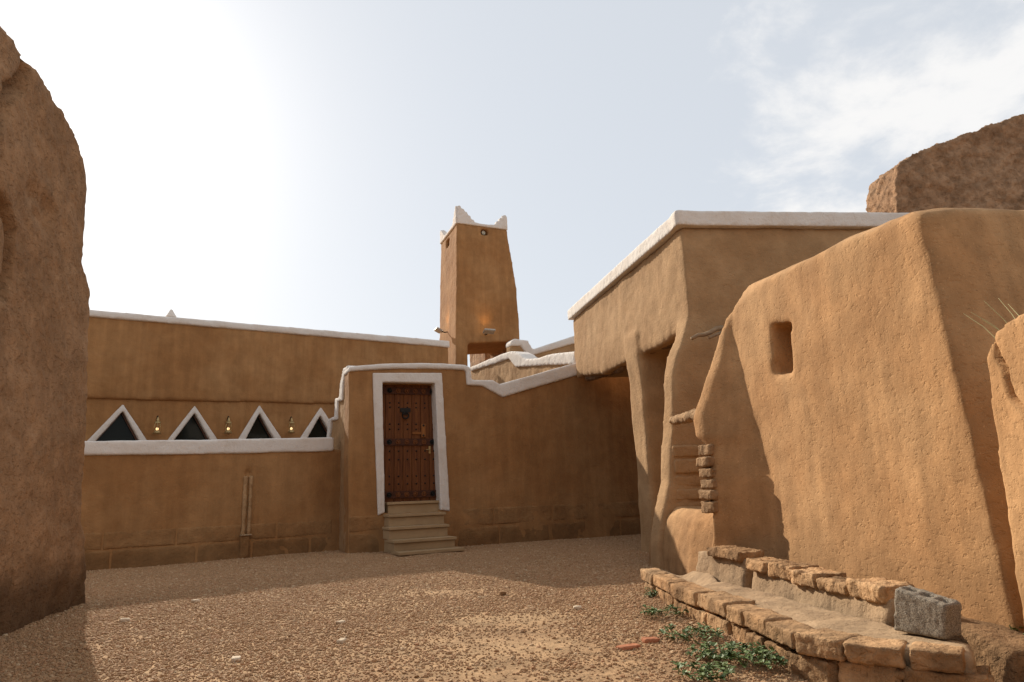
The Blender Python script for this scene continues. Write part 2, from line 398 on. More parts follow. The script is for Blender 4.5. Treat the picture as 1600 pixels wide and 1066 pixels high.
block_row(LW, -1.5, LW.L-.02, -.05, .25, 1.0, t, 3); block_row(LW, -1.9, LW.L-.02, .25, .50, 1.15, t, 4)
# the chute: two pale ribs either side of the groove
for sgn in (-1, 1):
    pth = [LW.at(chs+sgn*.040, z, .018) for z in np.linspace(chb, cht-.06, 6)]
    put('chute_rib', sculpt([tube(pth, .03, 8)], voxel=.012, smooth=2, disp=((.15, .04), (.05, .015))), MAT['boxmud'], t)
put('chute_foot', sculpt([boxv(LW.at(chs-.01, chb/2, .01), LW.e*.07, LW.n*.03, V((0, 0, chb/2)))], voxel=.02, smooth=4, disp=((.1, .015),)), MAT['plinth'], t)
put('chute_lip', sculpt([boxv(LW.at(chs, chb, .03), LW.e*.085, LW.n*.03, V((0, 0, .012)))], voxel=.012, smooth=2, disp=((.1, .01),)), MAT['trough'], t)

# ------------------------------------------------------------------ wall with the door
t = thing('gate_wall', DW.at(0, 0), 'mud wall with stepped white coping around a studded wooden door', 'wall')
up = [(545, 573), (600, 568.5), (660, 567.5), (692, 568), (726, 570.5), (735, 575), (736.5, 594), (770, 594), (780, 600.5), (904, 566)]
lo = [(912, 583.5), (785, 621), (754, 604), (729, 602), (727.5, 578.5), (660, 576.5), (600, 577), (545, 581)]
zt = DW.pt(560, 576).z
base = [DW.at(0, -.2), DW.at(6.2, -.2), DW.at(6.2, 3.0), DW.pt(912, 578), DW.pt(784, 612), DW.pt(756, 600), DW.pt(732, 598), DW.pt(731, 576), DW.pt(660, 572), DW.pt(546, 577)]
ret = [SP.at(0, -.2), SP.pt(541, 577), SP.pt(537, 600), SP.pt(536, 624), SP.pt(529, 626), SP.pt(528, 654), SP.pt(519, 657), SP.pt(516, 690)]
ret += [SP.at(SP.s_of(ret[-1]), -.2)]
fr_out = [(582, 583), (690, 583), (702.5, 799), (590, 806)]; fr_in = [(597, 597.5), (679, 599), (688, 797), (601, 801)]
hole = prism([DW.pt(*q, .2) for q in [(590, 590), (685, 591), (695, 800), (597, 803)]], -DW.n*.50)
adobe('return_wall', [prism(ret, DW.e*.46)], MAT['boxmud'], t, voxel=.03, smooth=3, disp=((.4, .03), (.1, .02)))
adobe('wall_body', [prism(base, -DW.n*.45)], MAT['plaster'], t, voxel=.035, smooth=5, disp=((.9, .045), (.2, .012)), cuts=[hole])
coping('coping', [DW.pt(*q) for q in up+lo], DW, t, .45)
# white edge stepping down the return
so_ = [(545, 571), (538.5, 576), (533.5, 600), (532, 620), (526, 623), (524.5, 651), (516, 654), (511.5, 690)]
si_ = [(516, 690), (519.5, 658), (528.5, 656), (529.5, 628), (536.5, 626), (538, 601), (541.5, 581), (546, 578)]
adobe('stepped_coping', [prism([SP.pt(*q)+SP.n*.03 for q in so_+si_], DW.e*.47)], MAT['white'], t, voxel=.02, smooth=2, disp=((.3, .012),))
sS0 = DW.s_of(DW.pt(601, 800)); sS1 = DW.s_of(DW.pt(690, 800))
block_row(DW, .0, sS0-.06, -.05, .30, .7, t, 11); block_row(DW, 0., sS0-.04, .30, .56, .8, t, 12)
block_row(DW, sS1+.25, 6.0, -.05, .30, .85, t, 13); block_row(DW, sS1+.1, 6.0, .30, .60, 1.0, t, 14)
# frame: a white plaster band and its reveal
fo = [DW.pt(*q) for q in fr_out]; fi = [DW.pt(*q) for q in fr_in]
frame = []
frame.append(prism([fo[0]+DW.n*.03, fo[1]+DW.n*.03, fi[1]+DW.n*.03, fi[0]+DW.n*.03], -DW.n*.14))
frame.append(prism([fo[1]+DW.n*.03, fo[2]+DW.n*.03, fi[2]+DW.n*.03, fi[1]+DW.n*.03], -DW.n*.26))
frame.append(prism([fo[3]+DW.n*.03, fo[0]+DW.n*.03, fi[0]+DW.n*.03, fi[3]+DW.n*.03], -DW.n*.26))
adobe('door_frame', frame, MAT['white'], t, voxel=.014, smooth=3, disp=((.3, .012), (.06, .004)))
lint = prism([fo[0]-DW.n*.112, fo[1]-DW.n*.112, fi[1]-DW.n*.112+V((0, 0, -.012)), fi[0]-DW.n*.112+V((0, 0, -.012))], -DW.n*.2)
adobe('lintel', [lint], MAT['plaster'], t, voxel=.018, smooth=2, disp=((.1, .015),))
# door leaf
dback = -.20
DT, DB = DW.pt(597, 592).z, DW.pt(640, 783).z
dl, dr = DW.s_of(DW.pt(592, 700)), DW.s_of(DW.pt(690, 700))
door = put('door', mesh_of([prism([DW.at(dl, DB-.03, dback-.03), DW.at(dr, DB-.03, dback-.03), DW.at(dr, DT+.1, dback-.03), DW.at(dl, DT+.1, dback-.03)], -DW.n*.03)]), MAT['band'], t)
door['label'] = 'studded brown wooden door with dark carved rails'
npk = 7; pw = (dr-dl)/npk
for i in range(npk):
    me = mesh_of([prism([DW.at(dl+i*pw+.003, DB-.02, dback), DW.at(dl+(i+1)*pw-.003, DB-.02, dback), DW.at(dl+(i+1)*pw-.003, DT+.08, dback), DW.at(dl+i*pw+.003, DT+.08, dback)], -DW.n*.03)])
    bm = bmesh.new(); bm.from_mesh(me); bmesh.ops.bevel(bm, geom=bm.edges[:], offset=.004, segments=1, affect='EDGES'); bm.to_mesh(me); bm.free()
    put('plank', me, MAT['door'], door)
bl, br_ = DW.s_of(DW.pt(600, 700, dback)), DW.s_of(DW.pt(682, 700, dback))
studs = []
for v0 in (611.5, 691, 772.5):
    z0 = DW.pt(640, v0, dback).z
    me = mesh_of([prism([DW.at(bl-.1, z0-.055, dback+.022), DW.at(br_+.1, z0-.055, dback+.022), DW.at(br_+.1, z0+.055, dback+.022), DW.at(bl-.1, z0+.055, dback+.022)], -DW.n*.021)])
    put('rail', me, MAT['band'], door)
    for i in range(6):
        s = bl+.08+(br_-bl-.16)*i/5
        put('boss', mesh_of([lathe(DW.at(s, z0, dback+.022), [(.042, 0), (.042, .008), (.034, .012), (.022, .006), (.014, .02), (.0, .024)], 14, DW.n)]), MAT['iron' if i % 5 == 0 else 'door'], door)
for v0 in (630, 637, 663, 671, 705, 718, 744, 756):
    z0 = DW.pt(640, v0, dback).z
    for i in range(npk):
        studs.append(lathe(DW.at(dl+(i+.5)*pw, z0, dback), [(.015, 0), (.013, .008), (.006, .013), (0, .014)], 8, DW.n))
o = put('studs', mesh_of(studs), MAT['iron'], door); o['kind'] = 'stuff'
kp = DW.pt(633, 641, dback)
kn = put('knocker', mesh_of([boxv(kp+DW.n*.012, DW.e*.085, DW.n*.012, V((0, 0, .032))), boxv(kp+DW.n*.012+V((0, 0, -.05)), DW.e*.05, DW.n*.010, V((0, 0, .025)))]), MAT['iron'], door)
ring = [kp+DW.n*.03+V((0, 0, -.09))+(DW.e*math.cos(a)+V((0, 0, math.sin(a))))*.052 for a in [2*math.pi*i/18 for i in range(19)]]
put('ring', mesh_of([tube(ring, .012, 7)]), MAT['iron'], kn)
lk = DW.pt(661, 673, dback)
put('lock_board', mesh_of([boxv(lk+DW.n*.015, DW.e*.035, DW.n*.015, V((0, 0, .11)))]), MAT['doorpale'], door)
put('lock_bar', mesh_of([boxv(DW.pt(651, 677, dback)+DW.n*.01, DW.e*.075, DW.n*.01, V((0, 0, .018)))]), MAT['doorpale'], door)
for dv in (-13, 13): put('lock_stud', mesh_of([lathe(DW.pt(661, 673+dv*.6, dback)+DW.n*.03, [(.018, 0), (.016, .01), (0, .014)], 10, DW.n)]), MAT['iron'], door)
hp = DW.pt(671, 703, dback)
put('handle', mesh_of([boxv(hp+DW.n*.006, DW.e*.016, DW.n*.006, V((0, 0, .06))), tube([hp+DW.n*.012, hp+DW.n*.05, hp+DW.n*.055-DW.e*.07], .008, 8)]), MAT['brass'], door)

# steps
t = thing('entrance_steps', DW.at((sS0+sS1)/2, 0, .5), 'four pale cut stone steps leading up to the studded door', 'steps')
sd = math.radians(29); se = V((math.cos(sd), math.sin(sd), 0)); sn = V((se.y, -se.x, 0))
def bev(vf, w):
    me = mesh_of([vf]); bm = bmesh.new(); bm.from_mesh(me); bmesh.ops.bevel(bm, geom=bm.edges[:], offset=w, segments=2, affect='EDGES'); bm.to_mesh(me); bm.free(); return me
sc_ = DW.at((sS0+sS1)/2+.02, 0, -.02)
tz = [.735, .555, .380, .205, .055]
cxs = [0.0, -.04, -.10, -.095, -.085]; hw = [.43, .45, .465, .475, .49]
for i, z in enumerate(tz):
    fwd = -.01 + .235*i
    c = sc_ + se*cxs[i] + sn*fwd
    back = .30
    if i == 0: c = sc_ + sn*(-.01)
    put('tread', bev(boxv(c+sn*(-back/2+.02)+V((0, 0, z-.02)), se*(hw[i]+.018), sn*(back/2+.02), V((0, 0, .02))), .006), MAT['stair'], t)
    if i < 4:
        zb = tz[i+1]
        put('riser', bev(boxv(c+sn*(-back/2)+V((0, 0, (z-.04+zb)/2-.002)), se*hw[i], sn*(back/2), V((0, 0, (z-.04-zb)/2-.002))), .004), MAT['stair'], t)
        if i > 0: put('core', mesh_of([boxv(c+sn*(-.45)+V((0, 0, zb/2-.03)), se*(hw[i]-.08), sn*(.36), V((0, 0, zb/2)))]), MAT['stair'], t)

# ------------------------------------------------------------------ long hall with triangular windows
t = thing('long_hall', HP.at(4, 0), 'long flat-roofed mud hall with white parapet and triangular windows', 'building')
sE = HP.L+.25
zr0, zr1 = HP.pt(142, 496).z, HP.pt(688, 543).z
zc0, zc1 = HP.pt(142, 485).z, HP.pt(688, 532.5).z
zg0, zg1 = HP.pt(142, 624).z, HP.pt(520, 632).z
sL = HP.s_of(HP.pt(142, 600)); sG = HP.s_of(HP.pt(520, 632))
lin = lambda s, a, b, s0, s1: a+(b-a)*(s-s0)/(s1-s0)
ztop = lambda s: lin(s, zr0, zr1, sL, HP.L); zled = lambda s: lin(s, zg0, zg1, sL, sG)
tri = [((152, 686), (192, 642), (216, 686)), ((273, 686), (304, 645), (327, 686)), ((384, 686), (405, 645), (428, 686)), ((480, 684), (500, 649), (520, 684))]
trio = [((139, 686), (192, 631.5), (228, 686)), ((263, 686), (304, 634), (339, 686)), ((372, 686), (405, 633), (440, 686)), ((469, 684), (501, 636), (532, 684))]
cuts = []
def drop(pl_, a, z): return V((a.x, a.y, z))
wins = []
for a, b in zip(tri, trio):
    ia = [HP.pt(*q) for q in a]; oa = [HP.pt(*q) for q in b]
    # carry the slanted sides down below the wall in front to a common sill
    def ext(P, zs):
        l, top, r = P
        kl = (top.z-zs)/(top.z-l.z); kr = (top.z-zs)/(top.z-r.z)
        return [top+(l-top)*kl, top, top+(r-top)*kr]
    zs = min(ia[0].z, ia[2].z)-.12
    wins.append((ext(ia, zs), ext(oa, zs-.06)))
    mid = [(p+q)/2 for p, q in zip(wins[-1][0], wins[-1][1])]
    cuts.append(prism([p+HP.n*.2 for p in mid], -HP.n*.75))
low = [HP.at(-4, -.2), HP.at(sE, -.2), HP.at(sE, zled(sE)+.1), HP.at(-4, zled(-4)+.1)]
adobe('wall', [prism(low, -HP.n*.45)], MAT['plaster'], t, voxel=.05, smooth=4, disp=((.9, .04), (.2, .012)), cuts=cuts)
upw = [HP.at(-4, zled(-4)), HP.at(sE, zled(sE)), HP.at(sE, ztop(sE)+.05), HP.at(-4, ztop(-4)+.05)]
adobe('upper_wall', [prism([p+HP.n*.055 for p in upw], -HP.n*.5)], MAT['plaster'], t, voxel=.05, smooth=3, disp=((1.2, .05), (.3, .015)))
cp = [HP.at(-4, ztop(-4)), HP.at(sE, ztop(sE)), HP.at(sE, lin(sE, zc0, zc1, sL, HP.L)), HP.at(-4, lin(-4, zc0, zc1, sL, HP.L))]
coping('coping', cp, HP, t, .45, proud=.10, voxel=.03)
put('rear_block', mesh_of([prism([HP.at(-4, -.1, -.46), HP.at(sE, -.1, -.46), HP.at(sE, ztop(sE)-.25, -.46), HP.at(-4, ztop(-4)-.25, -.46)], -HP.n*4.0)]), MAT['plaster'], t)
fz = HP.pt(267, 493, -.2)
adobe('finial', [loft([[fz+HP.e*a+HP.n*b+V((0, 0, -.05)) for a, b in ((-.11, -.1), (.11, -.1), (.11, .1), (-.11, .1))], [fz+HP.e*a+HP.n*b+V((0, 0, .05)) for a, b in ((-.055, -.06), (.055, -.06), (.055, .06), (-.055, .06))], [fz+HP.e*a+HP.n*b+V((0, 0, .13)) for a, b in ((-.02, -.03), (.02, -.03), (.02, .03), (-.02, .03))]])], MAT['white'], t, voxel=.018, smooth=2, disp=())
for (ia, oa) in wins:
    w = put('window', mesh_of([prism([p-HP.n*.15 for p in ia], -HP.n*.012)]), MAT['glass'], t)
    w['label'] = 'triangular window with thick white surround'
    fr = []
    for i, j in ((0, 1), (1, 2)):
        fr.append(prism([oa[i]+HP.n*.035, oa[j]+HP.n*.035, ia[j]+HP.n*.035, ia[i]+HP.n*.035], -HP.n*.13))
    put('frame', sculpt(fr, voxel=.022, smooth=2, disp=((.3, .01),)), MAT['white'], w)
    c0 = (ia[0]+ia[1]+ia[2])/3; sh = [c0+(p-c0)*.90 for p in ia]
    for i, j in ((0, 1), (1, 2), (2, 0)):
        put('sash', mesh_of([prism([ia[i]-HP.n*.10, ia[j]-HP.n*.10, sh[j]-HP.n*.10, sh[i]-HP.n*.10], -HP.n*.045)]), MAT['sash'], w)

# lanterns on the hall
for i, (u, v) in enumerate(((246, 665), (357, 665), (455.5, 665))):
    b = HP.pt(u, v, .13)
    names = ('between the first and second triangular windows from the ruined wall', 'between the second and third triangular windows', 'between the last two triangular windows beside the gate wall')
    L = thing('wall_lantern', b, 'small lit brass lantern ' + names[i], 'lantern', 'lanterns on the long hall')
    put('base', mesh_of([lathe(b+V((0, 0, -.17)), [(.0, 0), (.075, .0), (.085, .015), (.06, .04), (.05, .06)], 12)]), MAT['brass'], L)
    put('cage', mesh_of([tube([b+V((math.cos(a)*.055, math.sin(a)*.055, -.12)), b+V((math.cos(a)*.065, math.sin(a)*.065, -.03)), b+V((math.cos(a)*.045, math.sin(a)*.045, .05))], .006, 5) for a in [k_*math.pi/3 for k_ in range(6)]]), MAT['brass'], L)
    put('bulb', mesh_of([lathe(b+V((0, 0, -.07)), [(0, -.03), (.02, -.022), (.028, 0), (.02, .022), (0, .03)], 10)]), MAT['bulb'], L)
    put('cap', mesh_of([lathe(b+V((0, 0, .05)), [(.065, 0), (.06, .02), (.03, .05), (.02, .09), (.008, .12), (0, .13)], 12)]), MAT['brass'], L)
    put('bracket', mesh_of([tube([b+V((0, 0, .17)), b+V((0, 0, .2))-HP.n*.02, b+V((0, 0, .19))-HP.n*.07, b+V((0, 0, .12))-HP.n*.12], .009, 6)]), MAT['iron'], L)

# ------------------------------------------------------------------ tower
TY = 19.3
TC = dep(714, 348, TY); TR = gz(792, 358.5, TC.z)
te = (TR-TC); te.z = 0; tw = te.length; te.normalize(); tb = V((-.358, .934, 0))   # tb = towards the back
TP = Plane(TC, TR); tn = TP.n
t = thing('minaret_tower', V((TC.x, TC.y, 0)), 'tapering square mud tower with white horned parapet corners', 'tower')
bc = TP.pt(712, 565); brr = TP.pt(811.5, 535)
dp = 1.9
def ring4(z, wl, wr, db):   # left edge s, right edge s, extra depth
    s0, s1 = wl, wr
    return [TC+te*s0-tb*db, TC+te*s1-tb*db, TC+te*s1+tb*(dp+db), TC+te*s0+tb*(dp+db)], z
sl0 = TP.s_of(bc); sr0 = TP.s_of(brr)
loops = []
def srz(z):
    prof = [(TC.z, tw), (TP.pt(799, 400).z, TP.s_of(TP.pt(799, 400))), (TP.pt(806, 450).z, TP.s_of(TP.pt(806.5, 450))), (TP.pt(811, 505).z, TP.s_of(TP.pt(811, 505))), (brr.z, sr0), (0, sr0+.25)]
    for (za, a), (zb, b_) in zip(prof[:-1], prof[1:]):
        if z <= za and z >= zb: return a+(b_-a)*(za-z)/(za-zb)
    return tw
for z in (-.1, 2.5, brr.z, TP.pt(811, 505).z, TP.pt(806, 450).z, TP.pt(799, 400).z, TC.z):
    k_ = (TC.z-z)/(TC.z-bc.z); q, _ = ring4(z, sl0*min(k_, 1.3), srz(max(z, 0)), .06*k_)
    loops.append([V((p.x, p.y, z)) for p in q])
op = [TP.pt(730, 537), TP.pt(804, 534), TP.pt(804, 534), TP.pt(730, 537)]; op[2] = V((op[2].x, op[2].y, 2.6)); op[3] = V((op[3].x, op[3].y, 2.6))
n1_ = TP.pt(757.5, 363); n2c = TC+tb*(dp*.55)+V((0, 0, -.28))
cuts = [prism([p+tn*.6 for p in op], -tn*3.0), boxv(n1_, te*.12, tn*.22, V((0, 0, .09))), boxv(n2c, te*.25, tb*.17, V((0, 0, .12)))]
adobe('shaft', [loft(loops)], MAT['plaster'], t, voxel=.045, smooth=3, disp=((.9, .05), (.2, .014)), cuts=cuts)
# parapet: four sides, each rising to the corners in little notches
def horn(A, e, W, n, h1, h2):
    A = V(A); up = V((0, 0, 1)); p = []
    lw = .09
    p += [A+up*(-.02), A+e*W+up*(-.02)]
    p += [A+e*(W-.02)+up*(h2-.02), A+e*(W-.05)+up*h2, A+e*(W-.12)+up*(h2-.02), A+e*(W-.13)+up*h2*.80, A+e*(W-.24)+up*h2*.72, A+e*(W-.25)+up*h2*.52, A+e*(W-.35)+up*h2*.46, A+e*(W-.36)+up*h2*.30, A+e*(W-.44)+up*lw]
    p += [A+e*(W*.55)+up*(lw-.03), A+e*(.58)+up*(lw-.01), A+e*.53+up*h1*.28, A+e*.45+up*h1*.32, A+e*.43+up*h1*.47, A+e*.35+up*h1*.52, A+e*.33+up*h1*.66, A+e*.25+up*h1*.70, A+e*.23+up*h1*.82, A+e*.14+up*h1*.86, A+e*.12+up*h1*.97, A+e*.07+up*h1, A+e*.02+up*(h1-.03)]
    return prism(p, -n*.17)
TL = TC+tb*dp
for A, e_, W, n_, h1, h2 in ((TC, te, tw, tn, .56, .46), (TL, -tb, dp, -te, .44, .56), (TC+te*tw+tb*dp, -te, tw, tb, .46, .44), (TC+te*tw, tb, dp, te, .46, .46)):
    put('parapet', sculpt([horn(A+n_*.03, e_, W, n_, h1, h2)], voxel=.02, smooth=1, disp=((.12, .02),)), MAT['white'], t)
# loudspeaker recesses
sp_ = put('loudspeaker', mesh_of([lathe(n1_-tn*.10-te*.02, [(.03, -.05), (.035, 0), (.045, .03), (.058, .05), (.05, .052), (.025, .02), (.02, .04), (.0, .045)], 16, tn)]), MAT['speaker'], t)
put('loudspeaker', mesh_of([lathe(n2c+te*.14, [(.04, -.05), (.04, 0), (.06, .04), (.08, .06), (.07, .062), (.03, .03)], 16, -te)]), MAT['speaker'], t)
put('recess_back', mesh_of([boxv(n1_-tn*.20, te*.13, tn*.008, V((0, 0, .10)))]), MAT['recess_shade'], t)  # dark sheet behind the horn: the recess shade is put into its colour
# floodlights with their light
def flood(base, out, along, label):
    L = thing('floodlight', base, label, 'floodlight', 'floodlights on the tower')
    c = base+out*.30+V((0, 0, .02))
    tilt = (out*.9+V((0, 0, .42))).normalized(); wv = along
    upv = wv.cross(tilt).normalized(); upv = upv if upv.z > 0 else -upv
    put('housing', bev(boxv(c, wv*.17, tilt*.10, upv*.03), .012), MAT['greymetal'], L)
    put('lens', mesh_of([boxv(c+upv*.032-tilt*.01, wv*.14, tilt*.075, upv*.003)]), MAT['lens'], L)
    put('bracket', mesh_of([tube([base-out*.05, base+out*.10+V((0, 0, -.03)), base+out*.2+V((0, 0, -.01))], .016, 6), tube([base+out*.18-wv*.1+V((0, 0, -.01)), base+out*.18+wv*.1+V((0, 0, -.01))], .012, 6)]), MAT['iron'], L)
    ld = bpy.data.lights.new('floodlight_beam', 'SPOT'); ld.energy = 7; ld.color = (1., .58, .2); ld.spot_size = math.radians(75); ld.spot_blend = .9; ld.shadow_soft_size = .05
    lo_ = bpy.data.objects.new('floodlight_beam', ld); COL.objects.link(lo_); lo_.parent = L
    p = c+upv*.07; lo_.location = p-base
    d_ = (base-out*.0+V((0, 0, .75)))-p; lo_.rotation_euler = (-d_).to_track_quat('Z', 'Y').to_euler()
    return L
flood(TP.pt(757, 523)+tn*.06, tn, te, 'small grey floodlight under the warm glow on the shaded tower front')
lb = TC+tb*(dp*.5)-te*.06; zf = TP.pt(712, 506).z
flood(V((lb.x, lb.y, zf-.02)), -te, tb, 'small grey floodlight sticking out from the sunlit tower side')
# stair house seen through the opening at the foot of the tower
K = dep(758, 550, 22.2); ka = V((-.37, .93, 0)); kb = V((.93, .37, 0))
t = thing('stair_house', V((K.x, K.y, 0)), 'rough stair block seen through the opening at the tower foot', 'stair house')
kq = [K, K+kb*1.1, K+kb*1.1+ka*1.7, K+ka*1.7]
adobe('wall', [prism([V((p.x, p.y, -.1)) for p in kq], V((0, 0, 5.75)))], MAT['ruin2'], t, voxel=.05, smooth=2, disp=((.5, .08), (.15, .05)))

# ------------------------------------------------------------------ roof-terrace walls behind the gate wall
TA = Plane((1.30, 12.55), (-.85, 17.5))
t = thing('terrace_wall', TA.at(0, 0), 'sunlit mud terrace wall with humped white coping behind the gate wall', 'wall')
ua = [(736, 574), (764, 562), (796.5, 549), (806, 549), (814, 553), (822.5, 560.7), (839, 560), (863, 553), (900, 549)]
la = [(900, 570), (884, 570.5), (855, 571.5), (807, 574.5), (796.5, 561), (774, 569), (736, 581)]
pa = [TA.pt(*q) for q in [(900, 566), (855, 567), (812, 568), (800, 556), (774, 566), (736, 578)]]
bodyp = pa + [TA.at(TA.s_of(pa[-1]), -.1), TA.at(TA.s_of(pa[0]), -.1)]
adobe('wall_body', [prism(bodyp, -TA.n*.3)], MAT['boxmud'], t, voxel=.045, smooth=4, disp=((.5, .05), (.12, .03)))
coping('coping', [TA.pt(*q) for q in ua+la], TA, t, .3, proud=.04, voxel=.03)
TCp = Plane((0, 17.0), (1.8, 17.86))
t = thing('roof_parapet', TCp.at(0, 0), 'far stair parapet with sloping shaded white coping beside the tower', 'parapet')
uc = [(798, 534), (803, 529.5), (824, 532), (832, 546), (905, 522)]; lc = [(905, 535), (824, 558), (813.5, 541), (798, 541)]
pc = [TCp.pt(*q) for q in [(905, 530), (828, 553), (816, 537), (798, 538)]]
adobe('wall_body', [prism(pc+[TCp.at(TCp.s_of(pc[-1]), -.1), TCp.at(TCp.s_of(pc[0]), -.1)], -TCp.n*.3)], MAT['boxmud'], t, voxel=.05, smooth=3, disp=((.5, .04),))
coping('coping', [TCp.pt(*q) for q in uc+lc], TCp, t, .3, proud=.04, voxel=.03)

# ------------------------------------------------------------------ mud house with open undercroft
t = thing('mud_house', V((BC.x, BC.y, 0)), 'mud house with white roof band, overhanging sunlit side on leaning pillars', 'house')
zT = BC.z-.17; bk = BL.e                                       # bk = direction away along the lit side
sF = BL.L
px = lambda P, L: [P.pt(*q) for q in L]
under = px(BL, [(912, 588), (942, 584), (976, 567), (1004, 552), (1030, 541), (1056, 524)])
side = [BL.at(0, zT), BL.at(0, 2.75)] + list(reversed(under)) + [BL.pt(897, 560), BL.at(sF, zT)]
fe = BFr.e
ledge = [(1062, 345), (1071, 420), (1076, 470), (1076, 492), (1069, 522), (1058, 552), (1051, 585), (1051, 645), (1047.5, 708), (1047, 756), (1040, 785), (1031, 825), (1029, 850), (1030, 875)]
fl_ = px(BFr, ledge); 
front = fl_ + [BFr.at(BFr.s_of(fl_[-1]), -.2), BFr.at(3.15, -.2), BFr.at(3.15, zT)]
front[0] = V((front[0].x, front[0].y, zT))
# cross wall (second pillar)
CP = Plane(BL.at(1.53, 0), BL.at(1.53, 0)+fe)
cw = px(CP, [(996, 545), (1003.7, 602), (1011, 700), (1017, 760), (1021, 853)])
cross = [cw[0]+V((0, 0, .25))] + cw + [CP.at(3.1, -.2), CP.at(3.1, 2.9)]
cross[5] = V((cw[-1].x, cw[-1].y, -.2))
roofq = [BL.at(.1, 0), BL.at(sF-.1, 0), BL.at(sF-.1, 0)+fe*3.2, BL.at(.1, 0)+fe*3.0]
roof = prism([V((p.x, p.y, 2.78)) for p in roofq], V((0, 0, zT-2.82)))
backw = prism([V((p.x, p.y, -.2)) for p in (BL.at(.3, 0)+fe*2.7, BL.at(sF, 0)+fe*2.9, BL.at(sF, 0)+fe*3.2, BL.at(.3, 0)+fe*3.1)], V((0, 0, 3.2)))  # back wall put in to keep stray light out of the passage
adobe('wall', [prism(side, fe*.42), prism(front, bk*.30), prism(cross, bk*.5), roof, backw], MAT['boxmud'], t, voxel=.04, smooth=6, disp=((.8, .075), (.22, .018), (.06, .007)))
rim_a = [BL.at(-.09, zT-.02), BL.at(sF+.06, zT-.02), BL.at(sF+.06, zT+.17), BL.at(-.09, zT+.17)]
rim_b = [BFr.at(-.09, zT-.02), BFr.at(3.25, zT-.02), BFr.at(3.25, zT+.17), BFr.at(-.09, zT+.17)]
adobe('coping', [prism([p+BL.n*.07 for p in rim_a], -BL.n*.5), prism([p+BFr.n*.07 for p in rim_b], -BFr.n*.5)], MAT['white'], t, voxel=.02, smooth=2, disp=((.5, .02), (.12, .008)))
# palm-log lintels under the overhang
for a, b, rr_ in (((918, 590), (978, 571), .07), ((1000, 553), (1058, 529), .075)):
    for off in (.14, .3):
        A, B = BL.pt(*a, -off), BL.pt(*b, -off)
        A.z += .0; B.z += .0
        pts = [A.lerp(B, i/6)+V((0, 0, .015*math.sin(i*1.7+off*20))) for i in range(7)]
        put('lintel_log', sculpt([tube(pts, rr_, 10)], voxel=.016, smooth=1, disp=((.3, .05), (.09, .05), (.03, .02))), MAT['darklog'], t)
# exposed brick courses low on the front
rr = random.Random(5)
vv = [694, 716, 741, 763, 783, 800]
for i in range(5):
    z1, z0 = BFr.pt(1070, vv[i]).z, BFr.pt(1070, vv[i+1]).z
    s = BFr.s_of(BFr.pt(1052, 740)); sEnd = BFr.s_of(BFr.pt(1135, 740))
    while s < sEnd:
        w = rr.uniform(.2, .4); a = rr.uniform(-.012, .012)
        me = sculpt([boxv(BFr.at(s+w/2, (z0+z1)/2, a-.06), BFr.e*(w/2-.010), BFr.n*.08, V((0, 0, (z1-z0)/2-.010)))], voxel=.018, smooth=3, disp=((.12, .03), (.04, .014)))
        put('brick', me, MAT['boxmud'], t); s += w
# pole ends
A, B = dep(1081, 529, 7.35), dep(1128, 512, 7.65)
pts = [A.lerp(B, i/5)+V((0, 0, .012*math.sin(i*1.9))) for i in range(6)]
put('roof_pole', mesh_of([tube(pts, [.02, .022, .024, .025, .027, .03], 8)]), MAT['log'], t, True)
A, B = dep(1108, 528, 7.45), dep(1128, 519, 7.65)
put('roof_pole', mesh_of([tube([A, A.lerp(B, .5), B], .018, 8)]), MAT['log'], t, True)

# ------------------------------------------------------------------ wall with the little window
t = thing('niche_wall', NW.at(1, 0), 'sunlit thick mud wall with one small rounded window slot', 'wall')
na, nb = V((2.16, 5.83, 0)), V((2.16-.54, 5.83+.84, 0)); NL = Plane(na, nb)
nose_px = [(1150, 452), (1136, 478), (1124, 512), (1112, 550), (1100, 585), (1086, 628), (1079, 652), (1083, 682), (1104, 697), (1110, 750), (1113, 800), (1113, 835), (1106, 880)]
def nose_at(q):
    "the end of the wall flares out to the left; the crease where the flare starts leans back towards the top"
    z = 1.3
    for _ in range(4):
        yc = 5.83 + max(0., min(1., (z-.86)/1.45))*.52
        cr_ = NW.A+NW.e*((yc-NW.A.y)/NW.e.y); p = Plane(cr_, cr_+V((-.67, .742, 0))).pt(*q); z = p.z
    return p, cr_
nose_all = [nose_at(q) for q in nose_px]; nose = [a for a, b in nose_all]
crease = {round(a.z, 5): b for a, b in nose_all}
levels = sorted([(p.z, p) for p in nose], key=lambda a: a[0])
loops = []
levels = [(-.25, V((levels[0][1].x, levels[0][1].y, -.25)))] + levels
for z, p in levels:
    h = max(z, 0)/2.6
    bat = .05*(1-h)                                         # batter: the foot stands out a little
    zt_ = lambda y: z if z < 2.2 else z + (2.62-.0-z)*0
    N = lambda y, d=0.: V((NW.A.x+(NW.e*((y-NW.A.y)/NW.e.y)).x - bat + d, y, z))
    ny = p; cz = crease.get(round(z, 5), V((2.16, 5.83, 0)))
    lp = 1. if 1.27 < z < 2.2 else (.55 if z >= 2.2 else .15)
    L = [N(3.52+.25*h), N(3.9+.1*h), N(4.5), N(5.1), N(5.6), V((cz.x-bat, cz.y, z)), V((cz.x, cz.y, z)).lerp(V((ny.x+.05*lp, ny.y-.13*lp, z)), .5), V((ny.x+.05*lp, ny.y-.13*lp, z)), V((ny.x, ny.y, z)),
         V((ny.x+.10, ny.y+.16, z)), V((ny.x+.36, ny.y+.18, z)), V((2.75, 6.55, z)), V((4.3, 6.6, z)), V((4.3, 4.0+.25*h, z)), V((3.3, 3.72+.3*h, z)), V((2.62, 3.50+.27*h, z))]
    loops.append(L)
